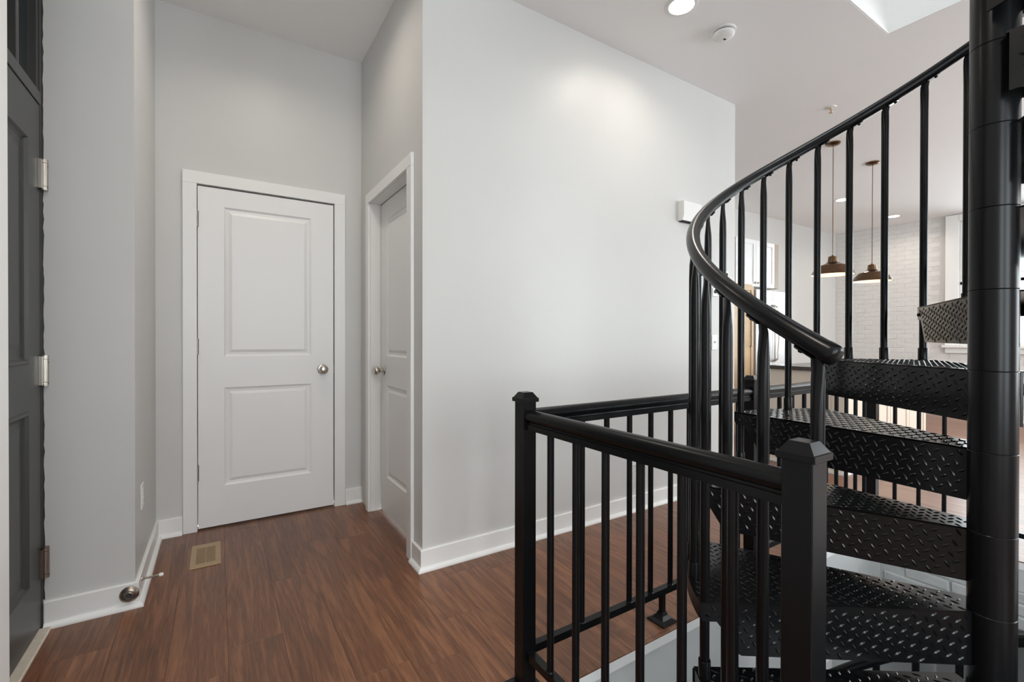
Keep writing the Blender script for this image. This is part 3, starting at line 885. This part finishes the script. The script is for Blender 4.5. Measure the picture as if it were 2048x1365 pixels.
# handrail of the flight below the floor
zlowr = lambda a: 0.045 + KR * (a - rad(-187))
lr = spart(B().tube(helix(rad(-262), rad(-172), RR, zlowr, 60), RT, 20).obj('lower_handrail', 'black'))
for a_ in range(-258, -175, 10):
    p = pol(rad(a_), RR)
    spart(B().tube([(p.x, p.y, zlowr(rad(a_)) - 0.95), (p.x, p.y, zlowr(rad(a_)) - 0.018)], RB, 12).obj('lower_baluster', 'black'))

# ------------------------------------------------------------------ guard railing round the opening
gr = empty('guard_railing', (0.85, 1.253, 0))
tag(gr, 'black metal guard railing with square capped posts round the stair opening', 'railing')
GI = Matrix.Translation(gr.location).inverted()
def gpart(o, parent=None):
    o.parent = parent or gr
    if parent is None: o.matrix_parent_inverse = GI
    return o
GX0, GX1, GY1, GY0 = 0.85, 3.535, 1.253, -0.545
posts = [(GX0, GY1), (GX0, 0.400), (2.163, GY1), (GX1, GY1), (GX1, 0.10), (GX1, GY0)]
PHW = 0.0255
for (x, y) in posts:
    p = gpart(B().box(x - PHW, x + PHW, y - PHW, y + PHW, 0.006, 0.947, 0.0018).obj('post', 'black'))
    c = B()
    c.box(x - PHW - 0.0065, x + PHW + 0.0065, y - PHW - 0.0065, y + PHW + 0.0065, 0.940, 0.953, 0.001)
    a_, t_ = PHW + 0.0035, 0.017
    vs = [c.bm.verts.new((x + sx * a_, y + sy * a_, 0.953)) for sx, sy in ((-1, -1), (1, -1), (1, 1), (-1, 1))]
    ws = [c.bm.verts.new((x + sx * t_, y + sy * t_, 0.971)) for sx, sy in ((-1, -1), (1, -1), (1, 1), (-1, 1))]
    for k in range(4): c.bm.faces.new((vs[k], vs[(k + 1) % 4], ws[(k + 1) % 4], ws[k]))
    c.bm.faces.new(ws)
    c.obj('post_cap', 'black', p)
    B().box(x - 0.05, x + 0.05, y - 0.05, y + 0.05, 0.0005, 0.009, 0.003).obj('base_plate', 'black', p)
def rail(p0, p1, nb_=None, first=None, sp=0.1195):
    p0, p1 = Vector(p0), Vector(p1)
    d = (p1 - p0).normalized(); L_ = (p1 - p0).length
    s = Vector((-d.y, d.x))
    a_, c_ = p0 + d * (PHW + 0.0005), p1 - d * (PHW + 0.0005)
    # cross-section: round top over a flat channel
    prof = []
    r_ = 0.021; zc = 0.894
    for k in range(21):
        an = rad(-55) + rad(290) * k / 20
        prof.append((r_ * math.cos(an), zc + r_ * math.sin(an)))
    prof += [(-0.0125, 0.872), (-0.0155, 0.870), (-0.0155, 0.853), (0.0155, 0.853), (0.0155, 0.870), (0.0125, 0.872)]
    q = B()
    A = [q.bm.verts.new((a_.x + s.x * o_, a_.y + s.y * o_, z_)) for o_, z_ in prof]
    C = [q.bm.verts.new((c_.x + s.x * o_, c_.y + s.y * o_, z_)) for o_, z_ in prof]
    n_ = len(A)
    for k in range(n_):
        f = q.bm.faces.new((A[k], A[(k + 1) % n_], C[(k + 1) % n_], C[k])); f.smooth = k < 20
    q.bm.faces.new(A); q.bm.faces.new(list(reversed(C)))
    gpart(q.obj('top_rail', 'black'))
    q = B(); hw = 0.0127
    q.prism([(a_.x + s.x * o_, a_.y + s.y * o_, z_) for o_, z_ in ((-hw, 0.109), (hw, 0.109), (hw, 0.1345), (-hw, 0.1345))], ((c_ - a_).x, (c_ - a_).y, 0))
    gpart(q.obj('bottom_rail', 'black'))
    # balusters
    if first is None:
        nn = round(L_ / sp); sp_ = L_ / nn; pos = [sp_ * i_ for i_ in range(1, nn)]
    else:
        pos = []
        x_ = first
        while x_ < L_ - 0.08: pos.append(x_); x_ += sp
    for t_ in pos:
        w_ = p0 + d * t_
        gpart(link('baluster', GB, None, None)).location = (w_.x, w_.y, 0)
GBm = B().tube([(0, 0, 0.134), (0, 0, 0.854)], 0.0107, 14)
GBm.lathe([(0.0107, 0.1385), (0.0125, 0.1365), (0.0135, 0.1346)], n=14)
GB = fin(GBm, 'baluster', 'black')
rail((GX0, GY1), (GX0, 0.400), first=0.1365, sp=0.1175)
rail((GX0, GY1), (2.163, GY1), first=0.2440, sp=0.1195)
rail((2.163, GY1), (GX1, GY1))
rail((GX1, GY1), (GX1, 0.10))
rail((GX1, 0.10), (GX1, GY0))
foot = B()
fx, fy = 1.523, GY1
foot.box(fx - 0.0095, fx + 0.0095, fy - 0.0095, fy + 0.0095, 0.03, 0.1095)
gf = gpart(foot.obj('support_leg', 'black'))
q = B()
lv = []
for a_, z_ in ((0.042, 0.0005), (0.042, 0.005), (0.026, 0.013), (0.016, 0.026), (0.012, 0.038)):
    lv.append([q.bm.verts.new((fx + sx * a_, fy + sy * a_, z_)) for sx, sy in ((-1, -1), (1, -1), (1, 1), (-1, 1))])
for a_, c_ in zip(lv[:-1], lv[1:]):
    for k in range(4): q.bm.faces.new((a_[k], a_[(k + 1) % 4], c_[(k + 1) % 4], c_[k]))
q.bm.faces.new(lv[0]); q.bm.faces.new(lv[-1])
q.obj('foot_plate', 'black', gf)

# ------------------------------------------------------------------ small fittings of the hall
# floor register
vr = empty('floor_vent', (-0.055, 2.920, 0)); tag(vr, 'tan metal floor vent with fine louvres in front of the alcove door', 'vent')
q = B(); x0, x1, y0, y1 = -0.066, 0.066, -0.152, 0.152; i0, i1, j0, j1 = -0.042, 0.042, -0.105, 0.105; zt_ = 0.004
q.box(x0, x1, y0, j0, 0.0003, zt_, 0.0015).box(x0, x1, j1, y1, 0.0003, zt_, 0.0015).box(x0, i0, j0, j1, 0.0003, zt_).box(i1, x1, j0, j1, 0.0003, zt_)
q.obj('frame', 'tan', vr)
B().box(i0, i1, j0, j1, 0.0002, 0.0010).obj('duct_opening', 'dark', vr)
sl = B().box(i0, i1, -0.0012, 0.0012, 0.0014, zt_ - 0.0006).mesh('slat'); sl.materials.append(M['tan'])
ns = 24
for k in range(ns):
    link('slat', sl, vr, (0, j0 + (j1 - j0) * (k + 0.5) / ns, 0))
link('slat', (lambda m_: (m_.materials.append(M['tan']), m_)[1])(B().box(-0.0018, 0.0018, j0, j1, 0.001, zt_ - 0.0003).mesh('slat')), vr)
# bumper and spring stop on the baseboards
q = empty('door_bumper', (-0.318, Y_RET - BBT, 0.060)); tag(q, 'round satin metal door bumper on the baseboard by the front door', 'door stop')
B().lathe([(0, 0), (0.033, 0), (0.0335, 0.004), (0.029, 0.009), (0.019, 0.012), (0.015, 0.020), (0.012, 0.021)], (0, 0, 0), (0, -1, 0)).obj('ring', 'dnickel', q)
B().lathe([(0.0145, 0.019), (0.013, 0.022), (0.009, 0.020), (0.006, 0.012), (0, 0.011)], (0, 0, 0), (0, -1, 0)).obj('rubber_cup', 'rubber', q)
q = empty('spring_door_stop', (X_AL + BBT, 2.60, 0.080)); tag(q, 'thin metal spring door stop with white tip on the alcove baseboard', 'door stop')
pts = []
for k in range(15 * 10 + 1):
    a_ = 2 * PI * k / 10
    pts.append((0.006 + 0.058 * k / 150, 0.0042 * math.cos(a_), 0.0042 * math.sin(a_)))
B().tube(pts, 0.0014, 6).lathe([(0, 0), (0.009, 0), (0.008, 0.004), (0.004, 0.007), (0, 0.007)], (0, 0, 0), (1, 0, 0), 14).obj('spring', 'nickel', q)
B().lathe([(0.004, 0.062), (0.0075, 0.063), (0.008, 0.066), (0.008, 0.074), (0.006, 0.078), (0, 0.079)], (0, 0, 0), (1, 0, 0), 14).obj('tip', 'plastic', q)
# outlets and switches
def plate(name, label, cat, loc, rz, w_=0.070, h_=0.115, kind='outlet'):
    r_ = empty(name, loc, rz); tag(r_, label, cat)
    B().box(-w_ / 2, w_ / 2, -0.006, 0, -h_ / 2, h_ / 2, 0.0025).obj('cover_plate', 'plastic', r_)
    if kind == 'outlet':
        for z_ in (-0.0195, 0.0195):
            r2 = B().box(-0.017, 0.017, -0.0085, -0.006, z_ - 0.014, z_ + 0.014, 0.002).obj('receptacle', 'plastic', r_)
            B().box(-0.008, -0.006, -0.0088, -0.0084, z_ - 0.004, z_ + 0.005).box(0.006, 0.008, -0.0088, -0.0084, z_ - 0.004, z_ + 0.005).obj('slot', 'dark', r2)
    elif kind == 'switch':
        B().box(-0.005, 0.005, -0.016, -0.006, -0.004, 0.010, 0.001).obj('toggle', 'plastic', r_)
        B().box(-0.007, 0.007, -0.0064, -0.0058, -0.013, 0.013).obj('slot', 'plastic', r_)
    else:
        B().box(-w_ * .25, w_ * .25, -0.0075, -0.006, -h_ * .1, h_ * .25).obj('display', 'dark', r_)
    return r_
plate('wall_outlet', 'white outlet low on the alcove side wall', 'outlet', (X_AL, 2.722, 0.415), rad(90))
plate('wall_outlet', 'white outlet low on the long wall behind the railing', 'outlet', (2.345, Y_LONG, 0.36), 0)
plate('light_switch', 'white toggle switch near the end of the long wall', 'switch', (3.21, Y_LONG, 1.12), 0, kind='switch')
plate('thermostat', 'small white thermostat with a dark display on the long wall', 'thermostat', (3.212, Y_LONG, 1.502), 0, 0.062, 0.062, 'thermo')
plate('wall_sensor', 'small white sensor plate above the thermostat on the long wall', 'sensor', (3.36, Y_LONG, 1.645), 0, 0.055, 0.065, 'none')
ch = empty('door_chime', (2.88, Y_LONG, 2.06)); tag(ch, 'white box door chime high on the long wall', 'door chime')
B().prism([(-0.10, 0, -0.07), (-0.10, -0.040, -0.07), (-0.10, -0.050, -0.035), (-0.10, -0.050, 0.064), (-0.10, -0.044, 0.07), (-0.10, 0, 0.07)], (0.20, 0, 0)).obj('cover', 'plastic', ch)
B().box(-0.095, 0.095, -0.035, -0.002, -0.075, -0.0702).obj('grille', 'dark', ch)

# ------------------------------------------------------------------ ceiling fittings
def can(loc, label, r_=0.078, power=3.2):
    q_ = empty('recessed_light', loc); tag(q_, label, 'light', 'recessed ceiling lights')
    B().lathe([(r_ - 0.012, 0), (r_ - 0.010, -0.004), (r_ + 0.004, -0.0045), (r_ + 0.010, -0.002), (r_ + 0.011, 0)], n=36).obj('trim_ring', 'plastic', q_)
    B().lathe([(0, -0.0026), (r_ - 0.011, -0.0026), (r_ - 0.011, -0.0005), (0, -0.0005)], n=36).obj('diffuser', 'lampglow', q_)
    d_ = bpy.data.lights.new('can_lamp', 'AREA'); d_.shape = 'DISK'; d_.size = 2 * r_ - 0.03; d_.energy = power; d_.color = (1.0, 0.90, 0.78); d_.spread = rad(150)
    l_ = bpy.data.objects.new('can_lamp', d_); COL.objects.link(l_); l_.parent = q_; l_.location = (0, 0, -0.008)
can((2.189, 1.68, ZC), 'bright recessed ceiling light beside the smoke detector over the long wall')
can((7.04, 2.85, ZC), 'recessed kitchen ceiling light above the refrigerator side', power=4)
can((8.637, 2.81, ZC), 'recessed kitchen ceiling light near the brick wall', power=5)
can((6.2, 0.2, ZC), 'unseen recessed ceiling light added over the open floor past the stair to brighten the kitchen', power=22)  # out of view, added for kitchen brightness
can((8.2, 0.2, ZC), 'unseen recessed ceiling light added by the brick wall past the stair to brighten the kitchen', power=22)  # second unseen lamp added for the kitchen
can((0.15, 0.55, ZC), 'unseen recessed ceiling light added over the entry floor to light the alcove', power=9)  # guessed lamp out of view, added to light the alcove door
can((0.27, 2.42, ZC2), 'recessed ceiling light inside the door alcove', power=4)
sd = empty('smoke_detector', (2.584, 1.681, ZC)); tag(sd, 'round white smoke detector on the ceiling', 'smoke detector')
B().lathe([(0, 0), (0.070, 0), (0.070, -0.008), (0.064, -0.011), (0, -0.011)]).obj('base', 'plastic', sd)
B().lathe([(0, -0.011), (0.056, -0.011), (0.056, -0.016), (0.062, -0.017), (0.061, -0.030), (0.048, -0.042), (0.02, -0.045), (0, -0.045)]).obj('cover', 'plastic', sd)
B().lathe([(0.0565, -0.0112), (0.0580, -0.0112), (0.0580, -0.0165), (0.0565, -0.0165)]).obj('vent_gap', 'dark', sd)
B().box(0.004, 0.020, -0.006, 0.006, -0.0462, -0.0448).obj('sensor_slot', 'dark', sd)
def sprinkler(loc, label):
    q_ = empty('fire_sprinkler', loc); tag(q_, label, 'sprinkler')
    B().lathe([(0, 0), (0.038, 0), (0.034, -0.005), (0.018, -0.008), (0, -0.008)]).obj('escutcheon', 'plastic', q_)
    B().lathe([(0.012, -0.008), (0.010, -0.020), (0.0, -0.020)]).tube([(0.008, 0, -0.018), (0.013, 0, -0.030), (0.006, 0, -0.044)], 0.0022, 8).tube([(-0.008, 0, -0.018), (-0.013, 0, -0.030), (-0.006, 0, -0.044)], 0.0022, 8).obj('frame', 'brass', q_)
    B().lathe([(0, -0.044), (0.016, -0.044), (0.014, -0.047), (0, -0.047)]).obj('deflector', 'brass', q_)
sprinkler((4.156, 1.765, ZC), 'small white and brass fire sprinkler on the ceiling past the long wall')
# pendants
PEND = 'pendant lamps over the island'
def pendant(x, y, label):
    q_ = empty('pendant_lamp', (x, y, 1.758)); tag(q_, label, 'lamp', PEND)
    zc = ZC - 1.758
    B().lathe([(0, zc), (0.060, zc), (0.060, zc - 0.012), (0.045, zc - 0.020), (0.010, zc - 0.024), (0, zc - 0.024)]).obj('canopy', 'bronze', q_)
    B().tube([(0, 0, 0.182), (0, 0, zc - 0.022)], 0.0032, 8).obj('cord', 'bronze', q_)
    B().lathe([(0, 0.190), (0.009, 0.188), (0.010, 0.178), (0.034, 0.174), (0.036, 0.168), (0.042, 0.122), (0.050, 0.118), (0.055, 0.112), (0.045, 0.112), (0.0, 0.112)]).obj('socket_cap', 'bronze', q_)
    s_ = B().lathe([(0.040, 0.114), (0.058, 0.110), (0.080, 0.098), (0.118, 0.086), (0.124, 0.080), (0.126, 0.074), (0.150, 0.052), (0.166, 0.026), (0.176, 0.000), (0.179, -0.002)], n=40).obj('shade', 'bronze', q_)
    B().lathe([(0.038, 0.109), (0.058, 0.106), (0.080, 0.094), (0.117, 0.082), (0.147, 0.050), (0.163, 0.024), (0.173, 0.000), (0.179, -0.002)], n=40).obj('shade_lining', 'shade_in', s_)
    B().lathe([(0, 0.020), (0.018, 0.024), (0.030, 0.042), (0.030, 0.058), (0.016, 0.086), (0.013, 0.110)], n=20).obj('bulb', 'bulb', q_)
pendant(4.937, 2.076, 'bronze dome pendant lamp over the island, the one closer to the stair')
pendant(5.83, 2.080, 'bronze dome pendant lamp over the island, the one closer to the brick wall')

# ------------------------------------------------------------------ kitchen
def shaker(root, x0, x1, z0, z1, m, y=0.0, st_=0.055, name='door'):
    """framed door facing -y, front at local y"""
    q_ = B()
    q_.box(x0, x0 + st_, y, y + 0.02, z0, z1, 0.0015).box(x1 - st_, x1, y, y + 0.02, z0, z1, 0.0015).box(x0 + st_, x1 - st_, y, y + 0.02, z0, z0 + st_, 0.0015).box(x0 + st_, x1 - st_, y, y + 0.02, z1 - st_, z1, 0.0015)
    d_ = q_.obj(name, m, root)
    B().box(x0 + st_, x1 - st_, y + 0.010, y + 0.018, z0 + st_, z1 - st_).obj('panel', m, d_)
    return d_
uc = empty('upper_cabinet', (5.47, 3.38, 1.83)); tag(uc, 'white two-door upper cabinet hung above the refrigerator', 'cabinet')
B().box(0, 0.90, 0.021, Y_KIT - 3.38 - 0.001, 0, 0.605).obj('body', 'cab', uc)
for x0, x1, kx in ((0.002, 0.448, 0.415), (0.452, 0.898, 0.485)):
    d_ = shaker(uc, x0, x1, 0.002, 0.603, 'cab')
    B().lathe([(0, 0), (0.006, 0), (0.006, 0.012), (0.015, 0.016), (0.015, 0.022), (0, 0.025)], (kx, 0, 0.05), (0, -1, 0), 14).obj('knob', 'dnickel', d_)
B().box(0.902, 1.00, 0.0, Y_KIT - 3.38 - 0.001, 0, 0.605, 0.002).obj('filler_panel', 'filler', uc)
fg = empty('refrigerator', (5.62, 3.20, 0.0)); tag(fg, 'pale steel french-door refrigerator with curved handles', 'refrigerator')
B().box(0, 0.75, 0.06, 0.64, 0.03, 1.76, 0.006).obj('body', 'steel', fg)
B().box(0.01, 0.74, 0.07, 0.60, 0.0, 0.03).obj('plinth', 'dark', fg)
for x0, x1 in ((0.002, 0.372), (0.378, 0.748)):
    d_ = B().box(x0, x1, 0.0, 0.055, 0.70, 1.765, 0.008).obj('door', 'steel', fg)
    hx = 0.345 if x0 < 0.1 else 0.405
    s_ = -1 if x0 < 0.1 else 1
    pts = [(hx + s_ * 0.0, 0.0, 0.86), (hx, -0.035, 0.885)] + [(hx + s_ * 0.018 * math.sin(PI * k / 10), -0.045 - 0.012 * math.sin(PI * k / 10), 0.89 + 0.66 * k / 10) for k in range(11)] + [(hx, -0.035, 1.555), (hx, 0.0, 1.58)]
    B().tube(pts, 0.011, 10).obj('handle', 'nickel', d_)
fd = B().box(0.002, 0.748, 0.0, 0.055, 0.04, 0.69, 0.008).obj('freezer_drawer', 'steel', fg)
B().tube([(0.10, 0, 0.63), (0.11, -0.05, 0.63), (0.64, -0.05, 0.63), (0.65, 0, 0.63)], 0.011, 10).obj('handle', 'nickel', fd)
pt = empty('pantry_cabinet', (5.18, 3.22, 0)); tag(pt, 'tall tan wood pantry cabinet beside the refrigerator', 'cabinet')
B().box(0, 0.42, 0.021, Y_KIT - 3.22 - 0.001, 0, 1.82).obj('body', 'tanwood', pt)
d_ = shaker(pt, 0.002, 0.418, 0.10, 1.80, 'tanwood')
B().tube([(0.33, 0, 1.05), (0.33, -0.03, 1.06), (0.33, -0.03, 1.70), (0.33, 0, 1.71)], 0.007, 8).obj('handle', 'dnickel', d_)
isl = empty('kitchen_island', (4.42, 1.77, 0)); tag(isl, 'cream panelled kitchen island', 'island')
IL, IW = 1.88, 0.61
B().box(0.012, IL, 0.012, IW, 0.0, 0.865).obj('body', 'cream', isl)
q_ = B()   # framed end panel looking to -x
q_.box(0, 0.012, 0, 0.09, 0.0, 0.865).box(0, 0.012, IW - 0.09, IW, 0.0, 0.865).box(0, 0.012, 0.09, IW - 0.09, 0.0, 0.10).box(0, 0.012, 0.09, IW - 0.09, 0.72, 0.865)
q_.obj('end_panel', 'cream', isl)
for k in range(4):
    shaker(isl, 0.02 + k * 0.465, 0.475 + k * 0.465, 0.10, 0.86, 'cream', y=-0.008)
B().box(-0.018, IL, -0.018, IW, 0.0, 0.02).obj('base_shoe', 'white', isl)
ct = B().box(4.42 - 0.03, 4.42 + IL + 0.03, 1.77 - 0.03, 1.77 + IW + 0.03, 0.866, 0.900, 0.004).obj('worktop', 'granite')
tag(ct, 'dark granite worktop lying on the cream island', 'worktop')
